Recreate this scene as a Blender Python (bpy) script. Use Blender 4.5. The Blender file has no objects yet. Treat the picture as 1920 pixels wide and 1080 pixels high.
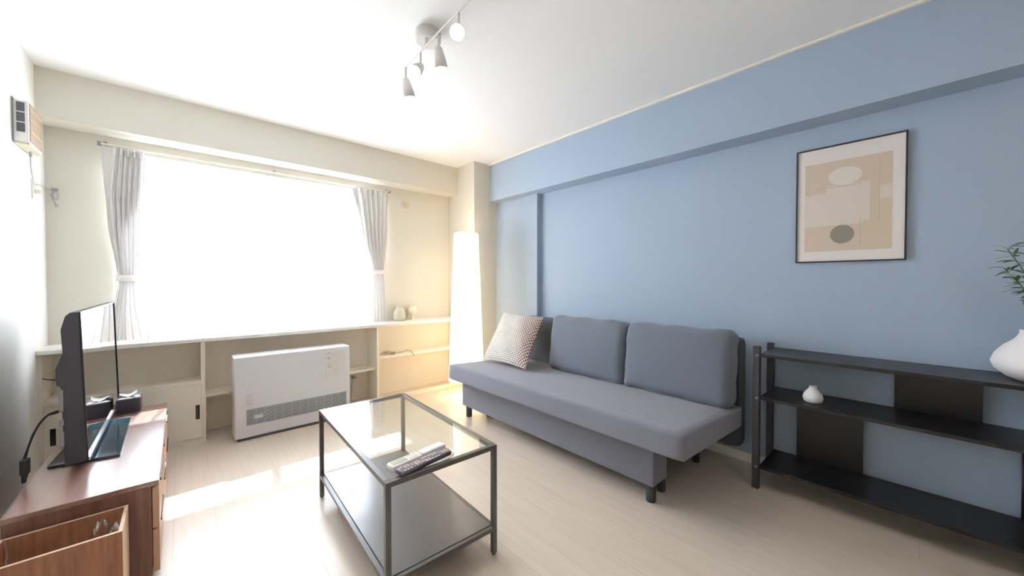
import bpy, bmesh, math, random
from mathutils import Vector, Matrix
random.seed(7)
PI = math.pi
SC = bpy.context.scene
COL = SC.collection

# ------------------------------------------------------------------ camera
cam_d = bpy.data.cameras.new('camera')
cam_d.sensor_width = 36.0
cam_d.lens = 692.7 / 1920 * 36.0
cam_d.clip_start = 0.02
cam = bpy.data.objects.new('camera', cam_d)
cam.location = (0, 0, 1.2)
cam.rotation_euler = (math.radians(90 - 0.953), 0, math.radians(-41.87))
COL.objects.link(cam)
SC.camera = cam

# ------------------------------------------------------------------ world, sun, exposure
w = bpy.data.worlds.new('overcast_white_sky')
SC.world = w
w.use_nodes = True
bg = w.node_tree.nodes['Background']
bg.inputs[0].default_value = (0.90, 0.955, 1.08, 1)
bg.inputs[1].default_value = 13.5
sun_d = bpy.data.lights.new('sun', 'SUN')
sun_d.energy = 16.0
sun_d.angle = math.radians(0.6)
sun_d.color = (1.0, 0.96, 0.90)
sun = bpy.data.objects.new('sun', sun_d)
sun.rotation_euler = Vector((-0.143, -1.0, -0.985)).to_track_quat('-Z', 'Y').to_euler()
sun.location = (0.5, 8, 6)
COL.objects.link(sun)
SC.view_settings.view_transform = 'Standard'
SC.view_settings.look = 'None'
SC.view_settings.exposure = 0.56
SC.view_settings.gamma = 1.0
SC.view_settings.use_curve_mapping = False
cy = SC.cycles
cy.use_denoising = True
cy.max_bounces = 12
cy.diffuse_bounces = 7
cy.glossy_bounces = 4
cy.transmission_bounces = 8
cy.transparent_max_bounces = 16
cy.sample_clamp_indirect = 8.0

# fill light: an invented, unseen lamp behind the camera that lifts the ambient
def added_fill_light(x, y, e, s=0.5):
    d = bpy.data.lights.new('added_fill_light', 'AREA')
    d.shape = 'DISK'; d.size = s; d.energy = e; d.color = (1.0, 0.96, 0.9)
    o = bpy.data.objects.new('added_fill_light', d)
    o.location = (x, y, 2.40); COL.objects.link(o)
    return o
REAR_E = 3.0

# ------------------------------------------------------------------ helpers
def lin(c):
    return tuple((v / 255 / 12.92 if v / 255 <= 0.04045 else ((v / 255 + 0.055) / 1.055) ** 2.4) for v in c)

def mat(name, rgb, rough=0.6, metal=0.0, bump=0.0, bscale=200.0, spec=0.5, var=0.0, vscale=8.0, stretch=(1, 1, 1), rgb2=None, coat=0.0, sheen=0.0):
    m = bpy.data.materials.new(name); m.use_nodes = True
    nt = m.node_tree; b = nt.nodes['Principled BSDF']
    c = lin(rgb)
    b.inputs['Base Color'].default_value = (*c, 1)
    b.inputs['Roughness'].default_value = rough
    b.inputs['Metallic'].default_value = metal
    b.inputs['Specular IOR Level'].default_value = spec
    if coat: b.inputs['Coat Weight'].default_value = coat; b.inputs['Coat Roughness'].default_value = 0.1
    if sheen: b.inputs['Sheen Weight'].default_value = sheen
    tc = nt.nodes.new('ShaderNodeTexCoord')
    mp = nt.nodes.new('ShaderNodeMapping'); mp.inputs['Scale'].default_value = stretch
    nt.links.new(tc.outputs['Object'], mp.inputs[0])
    if var or rgb2:
        n = nt.nodes.new('ShaderNodeTexNoise'); n.inputs['Scale'].default_value = vscale; n.inputs['Detail'].default_value = 6
        nt.links.new(mp.outputs[0], n.inputs['Vector'])
        r = nt.nodes.new('ShaderNodeValToRGB')
        r.color_ramp.elements[0].position = 0.32; r.color_ramp.elements[1].position = 0.68
        c2 = lin(rgb2) if rgb2 else tuple(v * (1 - var) for v in c)
        r.color_ramp.elements[0].color = (*c2, 1); r.color_ramp.elements[1].color = (*c, 1)
        nt.links.new(n.outputs[0], r.inputs[0]); nt.links.new(r.outputs[0], b.inputs['Base Color'])
    if bump:
        n2 = nt.nodes.new('ShaderNodeTexNoise'); n2.inputs['Scale'].default_value = bscale
        nt.links.new(mp.outputs[0], n2.inputs['Vector'])
        bp = nt.nodes.new('ShaderNodeBump'); bp.inputs['Strength'].default_value = bump; bp.inputs['Distance'].default_value = 0.002
        nt.links.new(n2.outputs[0], bp.inputs['Height']); nt.links.new(bp.outputs[0], b.inputs['Normal'])
    return m

def emat(name, rgb, strength):
    m = bpy.data.materials.new(name); m.use_nodes = True
    nt = m.node_tree; b = nt.nodes['Principled BSDF']
    b.inputs['Base Color'].default_value = (*lin(rgb), 1)
    b.inputs['Emission Color'].default_value = (*lin(rgb), 1)
    b.inputs['Emission Strength'].default_value = strength
    return m

class MB:
    def __init__(s): s.v = []; s.f = []; s.m = []; s.sm = []
    def add(s, vs, fs, mi=0, smooth=False):
        o = len(s.v); s.v += [tuple(v) for v in vs]
        for f in fs: s.f.append([i + o for i in f]); s.m.append(mi); s.sm.append(smooth)
        return s
    def box(s, x0, x1, y0, y1, z0, z1, mi=0):
        v = [(x0, y0, z0), (x1, y0, z0), (x1, y1, z0), (x0, y1, z0), (x0, y0, z1), (x1, y0, z1), (x1, y1, z1), (x0, y1, z1)]
        return s.add(v, [(0, 3, 2, 1), (4, 5, 6, 7), (0, 1, 5, 4), (1, 2, 6, 5), (2, 3, 7, 6), (3, 0, 4, 7)], mi)
    def prism(s, poly, axis, a, b, mi=0):
        """poly: 2D points; axis the extrusion axis; other coordinates in x,y,z order"""
        n = len(poly); vs = []
        for t in (a, b):
            for p in poly:
                c = list(p); c.insert(axis, t); vs.append(tuple(c))
        fs = [tuple(range(n)), tuple(range(2 * n - 1, n - 1, -1))] + [(i, i + n, (i + 1) % n + n, (i + 1) % n) for i in range(n)]
        return s.add(vs, fs, mi)
    def lathe(s, prof, c=(0, 0, 0), n=32, mi=0, axis=(0, 0, 1), smooth=True, caps=True):
        q = Vector((0, 0, 1)).rotation_difference(Vector(axis).normalized())
        vs = []
        for r, z in prof:
            for k in range(n):
                a = 2 * PI * k / n
                p = q @ Vector((r * math.cos(a), r * math.sin(a), z)) + Vector(c)
                vs.append(p)
        fs = []
        for i in range(len(prof) - 1):
            for k in range(n):
                fs.append((i * n + k, i * n + (k + 1) % n, (i + 1) * n + (k + 1) % n, (i + 1) * n + k))
        if caps:
            if prof[0][0] > 1e-6: s.add(vs[:n], [tuple(range(n - 1, -1, -1))], mi)
            if prof[-1][0] > 1e-6: s.add(vs[-n:], [tuple(range(n))], mi)
        return s.add(vs, fs, mi, smooth)
    def cyl(s, a, b, r, r2=None, n=20, mi=0, smooth=True):
        a = Vector(a); b = Vector(b); d = b - a
        return s.lathe([(r, 0), (r if r2 is None else r2, d.length)], a, n, mi, d, smooth)
    def tube(s, pts, r, n=8, mi=0):
        P = [Vector(p) for p in pts]
        rs = r if isinstance(r, (list, tuple)) else [r] * len(P)
        vs = []; up = None
        for i, p in enumerate(P):
            t = (P[min(i + 1, len(P) - 1)] - P[max(i - 1, 0)]).normalized()
            if up is None:
                up = t.orthogonal().normalized()
            up = (up - t * up.dot(t)).normalized(); sd = t.cross(up)
            for k in range(n):
                a = 2 * PI * k / n
                vs.append(p + (up * math.cos(a) + sd * math.sin(a)) * rs[i])
        fs = [(i * n + k, i * n + (k + 1) % n, (i + 1) * n + (k + 1) % n, (i + 1) * n + k) for i in range(len(P) - 1) for k in range(n)]
        s.add(vs, fs, mi, True)
        s.add(vs[:n], [tuple(range(n - 1, -1, -1))], mi); s.add(vs[-n:], [tuple(range(n))], mi)
        return s
    def grid(s, fn, nu, nv, mi=0, smooth=True, wrap=False):
        vs = [fn(i / nu, j / nv) for j in range(nv + 1) for i in range(nu + 1)]
        fs = [(j * (nu + 1) + i, j * (nu + 1) + i + 1, (j + 1) * (nu + 1) + i + 1, (j + 1) * (nu + 1) + i) for j in range(nv) for i in range(nu)]
        return s.add(vs, fs, mi, smooth)

def spline(pts, n=8):
    P = [Vector(p) for p in pts]; P = [P[0] * 2 - P[1]] + P + [P[-1] * 2 - P[-2]]
    out = []
    for i in range(1, len(P) - 2):
        for k in range(n):
            t = k / n; a, b, c, d = P[i - 1:i + 3]
            out.append(0.5 * ((2 * b) + (c - a) * t + (2 * a - 5 * b + 4 * c - d) * t * t + (3 * b - a - 3 * c + d) * t ** 3))
    out.append(P[-2]); return out

def build(name, mb, mats, parent=None, bevel=0.0, seg=2, solid=0.0, subsurf=0, world=True, weld=False):
    """links one mesh object; vertices are given in room coordinates (world=True) or in the thing's own"""
    off = Vector((0, 0, 0))
    if parent is not None and world:
        p = parent
        while p.parent: p = p.parent
        off = Vector(p.location)
    me = bpy.data.meshes.new(name)
    me.from_pydata([Vector(v) - off for v in mb.v], [], mb.f)
    if not isinstance(mats, (list, tuple)): mats = [mats]
    for m in mats: me.materials.append(m)
    me.polygons.foreach_set('material_index', mb.m)
    me.polygons.foreach_set('use_smooth', mb.sm)
    bm = bmesh.new(); bm.from_mesh(me)
    if weld: bmesh.ops.remove_doubles(bm, verts=bm.verts, dist=1e-5)
    bmesh.ops.recalc_face_normals(bm, faces=bm.faces)
    bm.to_mesh(me); bm.free(); me.update()
    o = bpy.data.objects.new(name, me); COL.objects.link(o)
    if parent is not None: o.parent = parent
    if bevel:
        md = o.modifiers.new('bevel', 'BEVEL'); md.width = bevel; md.segments = seg; md.limit_method = 'ANGLE'
        if seg > 2:
            for p in me.polygons: p.use_smooth = True
    if solid:
        md = o.modifiers.new('solid', 'SOLIDIFY'); md.thickness = solid; md.offset = 0
    if subsurf:
        md = o.modifiers.new('sub', 'SUBSURF'); md.levels = subsurf; md.render_levels = subsurf
    return o

def thing(name, label, cat, loc=(0, 0, 0), rz=0.0, group=None):
    o = bpy.data.objects.new(name, None); o.empty_display_size = 0.1
    COL.objects.link(o); o.location = loc; o.rotation_euler = (0, 0, rz)
    o['label'] = label; o['category'] = cat
    if group: o['group'] = group
    return o
def tag(o, label, cat, group=None, kind=None):
    o['label'] = label; o['category'] = cat
    if group: o['group'] = group
    if kind: o['kind'] = kind
    return o
def struct(name, mb, m, parent=None, label=None, **k):
    o = build(name, mb, m, parent, **k)
    if parent is None: o['kind'] = 'structure'
    if label: o['label'] = label
    return o
def B(*a): return MB().box(*a)

# ------------------------------------------------------------------ materials
M_white = mat('white_wallpaper', (240, 238, 232), 0.85, bump=0.25, bscale=260)
M_cream = mat('cream_wallpaper', (219, 214, 203), 0.85, bump=0.25, bscale=260)
M_blue = mat('blue_accent_wallpaper', (164, 180, 200), 0.8, bump=0.2, bscale=240)
M_ceil = mat('white_ceiling_paper', (243, 243, 242), 0.9, bump=0.3, bscale=180)
M_trimw = mat('white_painted_trim', (236, 232, 222), 0.55)
M_unit = mat('cream_painted_board', (240, 233, 219), 0.5)
M_unitin = mat('cream_painted_niche', (238, 231, 218), 0.7)
M_counter = mat('white_laminate_counter', (238, 236, 230), 0.35)
M_blackp = mat('black_plastic', (32, 32, 34), 0.45)
M_darkpull = mat('dark_recessed_pull', (50, 47, 45), 0.5)
M_heater = mat('white_heater_enamel', (222, 223, 228), 0.4)
M_grille = mat('grey_heater_grille', (190, 193, 197), 0.45)
M_grilled = mat('dark_grille_recess', (84, 88, 94), 0.7)
M_label = mat('grey_printed_label', (150, 150, 152), 0.6)
M_sofa = mat('grey_sofa_fabric', (120, 122, 136), 0.9, bump=0.5, bscale=700, var=0.08, vscale=120, sheen=0.3)
M_sofac = mat('grey_cushion_fabric', (108, 116, 130), 0.9, bump=0.5, bscale=700, var=0.08, vscale=120, sheen=0.3)
M_sofad = mat('dark_grey_back_fabric', (84, 90, 98), 0.9, bump=0.5, bscale=700)
M_leg = mat('dark_sofa_leg_plastic', (58, 60, 62), 0.5)
M_steel = mat('brushed_grey_table_frame', (98, 96, 95), 0.38, metal=0.6)
M_tshelf = mat('grey_brown_table_shelf', (92, 86, 88), 0.32, var=0.03, vscale=5, spec=0.7, coat=0.25)
M_black = mat('black_stained_pine', (30, 30, 33), 0.35, bump=0.1, bscale=60, stretch=(1, 0.1, 1))
M_blackl = mat('black_stained_post', (60, 60, 62), 0.45, bump=0.1, bscale=60)
M_ceram = mat('white_matt_ceramic', (238, 236, 236), 0.55)
M_tv = mat('hazed_television_plastic', (66, 66, 75), 0.45)  # window haze put into the colour, lifting the dark plastic
M_tvbez = mat('dark_bezel', (40, 42, 48), 0.25)
M_chrome = mat('silver_bezel_strip', (190, 192, 198), 0.25, metal=0.8)
M_cable = mat('black_cable', (26, 26, 28), 0.5)
M_tissue = mat('white_tissue_paper', (246, 246, 250), 0.9)
M_tbox = mat('dark_grey_tissue_box', (74, 72, 82), 0.7)
M_plant = mat('green_leaves', (92, 128, 84), 0.6, rgb2=(66, 100, 70), vscale=30)
M_plant2 = mat('pale_green_leaf_tips', (170, 192, 170), 0.6)
M_stem = mat('brown_green_stem', (88, 96, 70), 0.7)
M_curt = mat('grey_curtain_lining', (226, 224, 222), 0.9)
M_rail = mat('grey_curtain_rail', (150, 146, 142), 0.4, metal=0.3)
M_outlet = mat('white_outlet_plastic', (228, 226, 218), 0.4)
M_cord = mat('grey_cord', (176, 174, 172), 0.5)
M_lampw = mat('white_lamp_metal', (226, 224, 220), 0.4)
M_lampleg = mat('pale_wood_lamp_leg', (226, 205, 172), 0.5)
M_ventbeige = mat('beige_vent_panel', (158, 134, 112), 0.6)
M_ventwhite = mat('white_vent_plastic', (230, 230, 226), 0.5)
M_ventcream = mat('cream_vent_plastic', (196, 190, 164), 0.5)
M_dpane = mat('dark_vent_pane', (84, 84, 88), 0.4)
M_ext = mat('pale_concrete', (226, 226, 224), 0.9)

def wood(name, c1, c2, rough, stretch, scale=6.0):
    return mat(name, c1, rough, rgb2=c2, vscale=scale, stretch=stretch, bump=0.15, bscale=80)
M_walnut_top = wood('walnut_veneer_top', (150, 112, 98), (124, 88, 76), 0.28, (9, 0.7, 9))
_pb = M_walnut_top.node_tree.nodes['Principled BSDF']; _pb.inputs['Specular IOR Level'].default_value = 0.9; _pb.inputs['Coat Weight'].default_value = 1.0; _pb.inputs['Coat IOR'].default_value = 1.8; _pb.inputs['Coat Roughness'].default_value = 0.28
M_walnut = wood('walnut_veneer_side', (136, 98, 84), (112, 78, 66), 0.42, (9, 9, 0.7))
M_walnut_l = wood('light_walnut_drawer_edge', (196, 160, 132), (176, 140, 116), 0.45, (9, 9, 0.7))
M_bin = wood('plywood_bin_side', (172, 118, 88), (144, 96, 72), 0.5, (10, 10, 0.9), 7)
M_binrim = wood('pale_plywood_edge', (214, 186, 158), (196, 166, 140), 0.5, (1, 10, 10))

# floor: pale vinyl boards running away from the camera
def floor_mat():
    m = bpy.data.materials.new('pale_vinyl_floorboards'); m.use_nodes = True
    nt = m.node_tree; N = nt.nodes; L = nt.links; b = N['Principled BSDF']
    tc = N.new('ShaderNodeTexCoord')
    mp = N.new('ShaderNodeMapping'); mp.inputs['Rotation'].default_value = (0, 0, PI / 2); mp.inputs['Location'].default_value = (0.0, 0.04, 0)
    L.new(tc.outputs['Object'], mp.inputs[0])
    br = N.new('ShaderNodeTexBrick')
    br.inputs['Scale'].default_value = 1.0; br.inputs['Brick Width'].default_value = 4.2; br.inputs['Row Height'].default_value = 0.16
    br.inputs['Mortar Size'].default_value = 0.0016; br.inputs['Mortar Smooth'].default_value = 0.3; br.offset = 0.37
    br.inputs['Color1'].default_value = (*lin((219, 206, 193)), 1); br.inputs['Color2'].default_value = (*lin((216, 203, 190)), 1)
    br.inputs['Mortar'].default_value = (*lin((200, 187, 175)), 1)
    L.new(mp.outputs[0], br.inputs[0])
    mp2 = N.new('ShaderNodeMapping'); mp2.inputs['Scale'].default_value = (22, 1.1, 1)
    L.new(tc.outputs['Object'], mp2.inputs[0])
    n = N.new('ShaderNodeTexNoise'); n.inputs['Scale'].default_value = 2.2; n.inputs['Detail'].default_value = 5
    L.new(mp2.outputs[0], n.inputs['Vector'])
    r = N.new('ShaderNodeValToRGB'); r.color_ramp.elements[0].position = 0.35; r.color_ramp.elements[1].position = 0.7
    r.color_ramp.elements[0].color = (0.93, 0.91, 0.88, 1); r.color_ramp.elements[1].color = (1, 1, 1, 1)
    L.new(n.outputs[0], r.inputs[0])
    mx = N.new('ShaderNodeMix'); mx.data_type = 'RGBA'; mx.blend_type = 'MULTIPLY'; mx.inputs[0].default_value = 1.0
    L.new(br.outputs[0], mx.inputs[6]); L.new(r.outputs[0], mx.inputs[7]); L.new(mx.outputs[2], b.inputs['Base Color'])
    b.inputs['Roughness'].default_value = 0.33
    b.inputs['Specular IOR Level'].default_value = 0.65
    return m
M_floor = floor_mat()

def glass_mat(name, tint=(1, 1, 1), refl=None):
    m = bpy.data.materials.new(name); m.use_nodes = True
    nt = m.node_tree; N = nt.nodes; L = nt.links
    N.remove(N['Principled BSDF'])
    tr = N.new('ShaderNodeBsdfTransparent'); tr.inputs[0].default_value = (*tint, 1)
    gl = N.new('ShaderNodeBsdfGlossy'); gl.inputs['Roughness'].default_value = 0.02
    lw = N.new('ShaderNodeLayerWeight'); lw.inputs[0].default_value = 0.5
    pw_ = N.new('ShaderNodeMath'); pw_.operation = 'POWER'; pw_.inputs[1].default_value = 5.0
    ma = N.new('ShaderNodeMath'); ma.operation = 'MULTIPLY_ADD'; ma.inputs[1].default_value = 0.95; ma.inputs[2].default_value = 0.045
    L.new(lw.outputs['Facing'], pw_.inputs[0]); L.new(pw_.outputs[0], ma.inputs[0])
    mx = N.new('ShaderNodeMixShader')
    L.new(ma.outputs[0], mx.inputs[0]); L.new(tr.outputs[0], mx.inputs[1]); L.new(gl.outputs[0], mx.inputs[2])
    L.new(mx.outputs[0], N['Material Output'].inputs[0])
    return m
M_pane = glass_mat('window_glass', (0.96, 0.98, 0.98))
M_tglass = glass_mat('clear_table_glass', (0.95, 0.98, 0.97))

def sheer_mat(name, rgb, clear):
    m = bpy.data.materials.new(name); m.use_nodes = True
    nt = m.node_tree; N = nt.nodes; L = nt.links
    N.remove(N['Principled BSDF'])
    tr = N.new('ShaderNodeBsdfTransparent')
    tl = N.new('ShaderNodeBsdfTranslucent'); tl.inputs[0].default_value = (*lin(rgb), 1)
    df = N.new('ShaderNodeBsdfDiffuse'); df.inputs[0].default_value = (*lin(rgb), 1)
    m1 = N.new('ShaderNodeMixShader'); m1.inputs[0].default_value = 0.35
    L.new(tl.outputs[0], m1.inputs[1]); L.new(df.outputs[0], m1.inputs[2])
    m2 = N.new('ShaderNodeMixShader')
    lw = N.new('ShaderNodeLayerWeight'); lw.inputs[0].default_value = 0.5
    mr = N.new('ShaderNodeMapRange'); mr.inputs['From Min'].default_value = 0.25; mr.inputs['From Max'].default_value = 0.62
    mr.inputs['To Min'].default_value = clear; mr.inputs['To Max'].default_value = 0.06
    L.new(lw.outputs['Facing'], mr.inputs['Value']); L.new(mr.outputs[0], m2.inputs[0])
    L.new(m1.outputs[0], m2.inputs[1]); L.new(tr.outputs[0], m2.inputs[2])
    L.new(m2.outputs[0], N['Material Output'].inputs[0])
    return m
M_sheer = sheer_mat('white_sheer_voile', (250, 250, 250), 0.62)

def curtain_mat():
    # pale cloth with thin grey stripes that follow the pleats (stripes live in UV u)
    m = bpy.data.materials.new('pale_striped_curtain_cloth'); m.use_nodes = True
    nt = m.node_tree; N = nt.nodes; L = nt.links; b = N['Principled BSDF']
    uv = N.new('ShaderNodeUVMap')
    sp = N.new('ShaderNodeSeparateXYZ'); L.new(uv.outputs[0], sp.inputs[0])
    mu = N.new('ShaderNodeMath'); mu.operation = 'MULTIPLY'; mu.inputs[1].default_value = 6.0
    fr = N.new('ShaderNodeMath'); fr.operation = 'FRACT'
    L.new(sp.outputs[0], mu.inputs[0]); L.new(mu.outputs[0], fr.inputs[0])
    r = N.new('ShaderNodeValToRGB'); r.color_ramp.interpolation = 'LINEAR'
    e = r.color_ramp.elements; e[0].position = 0.0; e[0].color = (*lin((243, 241, 240)), 1); e[1].position = 0.66; e[1].color = (*lin((243, 241, 240)), 1)
    x = r.color_ramp.elements.new(0.77); x.color = (*lin((168, 167, 172)), 1)
    x = r.color_ramp.elements.new(0.87); x.color = (*lin((243, 241, 240)), 1)
    L.new(fr.outputs[0], r.inputs[0])
    b.inputs['Roughness'].default_value = 0.95
    tl = N.new('ShaderNodeBsdfTranslucent'); mx = N.new('ShaderNodeMixShader'); mx.inputs[0].default_value = 0.055
    L.new(r.outputs[0], b.inputs['Base Color']); L.new(r.outputs[0], tl.inputs[0])
    L.new(b.outputs[0], mx.inputs[1]); L.new(tl.outputs[0], mx.inputs[2]); L.new(mx.outputs[0], N['Material Output'].inputs[0])
    return m
M_curtain = curtain_mat()

def pillow_mat():
    # off-white knitted cloth, flecked rows: grey on one side, reddish dots on the other
    m = bpy.data.materials.new('flecked_woven_pillow_cloth'); m.use_nodes = True
    nt = m.node_tree; N = nt.nodes; L = nt.links; b = N['Principled BSDF']
    uv = N.new('ShaderNodeUVMap')
    mp = N.new('ShaderNodeMapping'); mp.inputs['Scale'].default_value = (20, 34, 1)
    L.new(uv.outputs[0], mp.inputs[0])
    br = N.new('ShaderNodeTexBrick'); br.inputs['Scale'].default_value = 1.0
    br.inputs['Brick Width'].default_value = 1.0; br.inputs['Row Height'].default_value = 1.0
    br.inputs['Mortar Size'].default_value = 0.24; br.inputs['Mortar Smooth'].default_value = 0.25
    br.inputs['Color1'].default_value = (*lin((238, 234, 228)), 1); br.inputs['Color2'].default_value = (*lin((216, 211, 204)), 1)
    L.new(mp.outputs[0], br.inputs[0])
    sp = N.new('ShaderNodeSeparateXYZ'); L.new(uv.outputs[0], sp.inputs[0])
    rr = N.new('ShaderNodeValToRGB'); rr.color_ramp.elements[0].position = 0.5; rr.color_ramp.elements[1].position = 0.95
    rr.color_ramp.elements[0].color = (*lin((174, 170, 166)), 1); rr.color_ramp.elements[1].color = (*lin((128, 96, 90)), 1)
    L.new(sp.outputs[0], rr.inputs[0]); L.new(rr.outputs[0], br.inputs['Mortar'])
    L.new(br.outputs[0], b.inputs['Base Color']); b.inputs['Roughness'].default_value = 0.95
    bp = N.new('ShaderNodeBump'); bp.inputs['Strength'].default_value = 0.6; bp.inputs['Distance'].default_value = 0.003; bp.invert = True
    L.new(br.outputs['Fac'], bp.inputs['Height']); L.new(bp.outputs[0], b.inputs['Normal'])
    return m
M_pillow = pillow_mat()

def set_uv(o, fn):
    me = o.data; lay = me.uv_layers.new(name='UVMap')
    for lp in me.loops:
        lay.data[lp.index].uv = fn(me.vertices[lp.vertex_index].co)

# ------------------------------------------------------------------ room shell
XL, XR, YB, ZC = -0.66, 2.812, 3.87, 2.535
YR = -1.9
XO = 3.0
T = 0.12
struct('floor', B(XL - T, XO, YR - T, YB + T, -0.1, 0.0), M_floor)
struct('ceiling', B(XL - T, XO, YR - T, YB + T, ZC, ZC + 0.1), M_ceil)
struct('wall_left', B(XL - T, XL, YR, YB + T, 0, ZC), M_white)
struct('wall_right', B(XR, XO, YR, YB + T, 0, ZC), M_blue)
struct('wall_rear', B(XL - T, XO, YR - T, YR, 0, ZC), mat('taupe_rear_wallpaper', (150, 145, 140), 0.85, bump=0.2, bscale=240))
WX0, WX1, WZ0, WZ1 = -0.36, 1.58, 0.80, 2.135
wb = MB().box(XL, WX0, YB, YB + T, 0, ZC).box(WX1, XR, YB, YB + T, 0, ZC).box(WX0, WX1, YB, YB + T, 0, WZ0).box(WX0, WX1, YB, YB + T, WZ1, ZC)
struct('wall_window', wb, M_cream)
struct('trim_1', B(2.64, XR, YR, 3.339, 2.115, ZC), M_blue, label='blue ceiling beam along the blue wall')
struct('trim_2', B(XL, 2.43, 3.672, YB, 2.227, ZC), M_cream, label='cream beam above the window')
struct('trim_3', B(2.43, XR, 3.339, YB, 0, ZC), M_cream, label='cream corner column')
struct('trim_4', B(2.748, XR, 2.678, 3.339, 0, 2.115), M_blue, label='blue wall pier beside the column')
struct('trim_5', B(2.62, 2.64, YR, 3.339, ZC - 0.014, ZC), M_trimw, label='thin white moulding along the blue beam')
struct('baseboard_right', B(XR - 0.012, XR, YR, 2.678, 0, 0.06), M_trimw)
struct('baseboard_left', B(XL, XL + 0.01, YR, 3.60, 0, 0.06), M_trimw)
# door in the rear wall, behind the camera
dr = struct('door_1', B(0.4, 1.25, YR, YR + 0.035, 0, 2.0), M_trimw)
build('door_handle', MB().cyl((1.17, YR + 0.035, 1.0), (1.17, YR + 0.085, 1.0), 0.012).cyl((1.17, YR + 0.08, 1.0), (1.05, YR + 0.08, 1.0), 0.01), M_chrome, dr)

# window: frame, two sliding sashes
wf = MB()
f = 0.045
for (a, b_, c, d) in ((WX0, WX1, WZ0, WZ0 + f), (WX0, WX1, WZ1 - f, WZ1), (WX0, WX0 + f, WZ0, WZ1), (WX1 - f, WX1, WZ0, WZ1)):
    wf.box(a, b_, YB + 0.03, YB + 0.10, c, d)
win = struct('window_1', wf, M_trimw)
XM = 0.5 * (WX0 + WX1)
for k, (a, b_, y) in enumerate(((WX0 + f, XM + 0.02, YB + 0.045), (XM - 0.02, WX1 - f, YB + 0.07))):
    s = MB(); g = 0.048; z0, z1 = WZ0 + f, WZ1 - f
    s.box(a, b_, y, y + 0.02, z0, z0 + g).box(a, b_, y, y + 0.02, z1 - g, z1).box(a, a + g, y, y + 0.02, z0 + g, z1 - g).box(b_ - g, b_, y, y + 0.02, z0 + g, z1 - g)
    so = build('sash', s, M_trimw, win)
    build('pane', B(a + g, b_ - g, y + 0.008, y + 0.012, z0 + g, z1 - g), M_pane, so)
# the balcony slab overhead that keeps the high sun out
struct('trim_6', B(-3.5, 5.5, YB + T, 5.10, 2.52, 2.67), M_ext, label='balcony slab outside above the window')

# ------------------------------------------------------------------ built-in counter and shelving below the window
YF = 3.60
ct = build('window_counter', B(XL, 2.43, YF - 0.02, YB, 0.752, 0.78), M_counter, bevel=0.003)
tag(ct, 'long white counter board running under the window', 'counter')
# left cabinet with two sliding doors
cab = thing('low_cabinet', 'cream built-in cabinet with two sliding doors left of the heater', 'cabinet', (-0.26, YF, 0))
s = MB().box(XL, 0.13, YF + 0.03, YB - 0.001, 0.43, 0.452).box(0.105, 0.13, YF, YB - 0.001, 0, 0.752).box(XL, XL + 0.02, YF, YB - 0.001, 0, 0.752).box(XL + 0.02, 0.105, YF + 0.01, YB - 0.01, 0.0, 0.035).box(XL + 0.02, 0.105, YB - 0.012, YB - 0.001, 0.035, 0.752)
s.box(XL + 0.02, 0.105, YF + 0.005, YF + 0.035, 0.435, 0.462)
build('body', s, M_unit, cab)
for (a, b_, y, hx) in ((XL + 0.02, -0.26, YF + 0.018, -0.605), (-0.29, 0.105, YF + 0.003, 0.083)):
    d = build('door', B(a, b_, y, y + 0.013, 0.036, 0.434), M_unit, cab, bevel=0.0015)
    build('handle', B(hx - 0.012, hx + 0.012, y - 0.0015, y + 0.003, 0.176, 0.282), M_darkpull, d, bevel=0.001)
# alcove shelf behind heater
al = thing('alcove_shelf', 'small cream shelf in the alcove between cabinet and heater', 'shelf', (0.8, YF, 0))
build('board', B(0.13, 1.435, YF + 0.06, YB - 0.012, 0.318, 0.338), M_unit, al)
build('back_panel', B(0.13, 1.435, YB - 0.012, YB - 0.001, 0, 0.752), M_unitin, al)
# right open shelves
rs = thing('open_shelf', 'cream open shelf unit between the heater alcove and the floor lamp', 'shelf', (1.9, YF, 0))
build('side_panel', B(1.435, 1.46, YF, YB, 0, 0.752), M_unit, rs)
build('side_panel', B(2.41, 2.43, YF, YB, 0, 0.752), M_unit, rs)
build('board', B(1.46, 2.41, YF + 0.005, YB - 0.012, 0.432, 0.452), M_unit, rs)
build('back_panel', B(1.46, 2.41, YB - 0.012, YB, 0, 0.752), M_unitin, rs)
build('plinth', B(1.46, 2.41, YF + 0.01, YF + 0.03, 0, 0.035), M_unit, rs)

# things on the counter and shelves
p = MB().add([(-0.65, 3.64, 0.7805), (-0.55, 3.60, 0.7805), (-0.40, 3.78, 0.7815), (-0.56, 3.84, 0.7835), (-0.65, 3.64, 0.7815), (-0.55, 3.60, 0.7815), (-0.40, 3.78, 0.7825), (-0.56, 3.84, 0.7845)],
             [(3, 2, 1, 0), (4, 5, 6, 7), (0, 1, 5, 4), (1, 2, 6, 5), (2, 3, 7, 6), (3, 0, 4, 7)])
tag(build('paper_sheet', p, mat('lilac_white_paper', (226, 220, 232), 0.8)), 'lilac-white paper sheet lying on left end of counter', 'paper')
M_clear = mat('smoky_clear_plastic', (206, 200, 184), 0.25)
gb = thing('glass_bottle', 'grey translucent bottle on the counter beside the right curtain', 'bottle', (1.765, 3.80, 0.78))
build('body', MB().lathe([(0.035, 0), (0.062, 0.004), (0.066, 0.03), (0.06, 0.09), (0.045, 0.125), (0.03, 0.145)], (1.765, 3.80, 0.78)), M_clear, gb)
build('cap', MB().lathe([(0.032, 0), (0.032, 0.022), (0.026, 0.028)], (1.765, 3.80, 0.925)), mat('grey_cap', (196, 194, 182), 0.5), gb)
hp = thing('round_ornament', 'small pale round ornament on the counter beside the grey bottle', 'ornament', (1.915, 3.80, 0.78))
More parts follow.
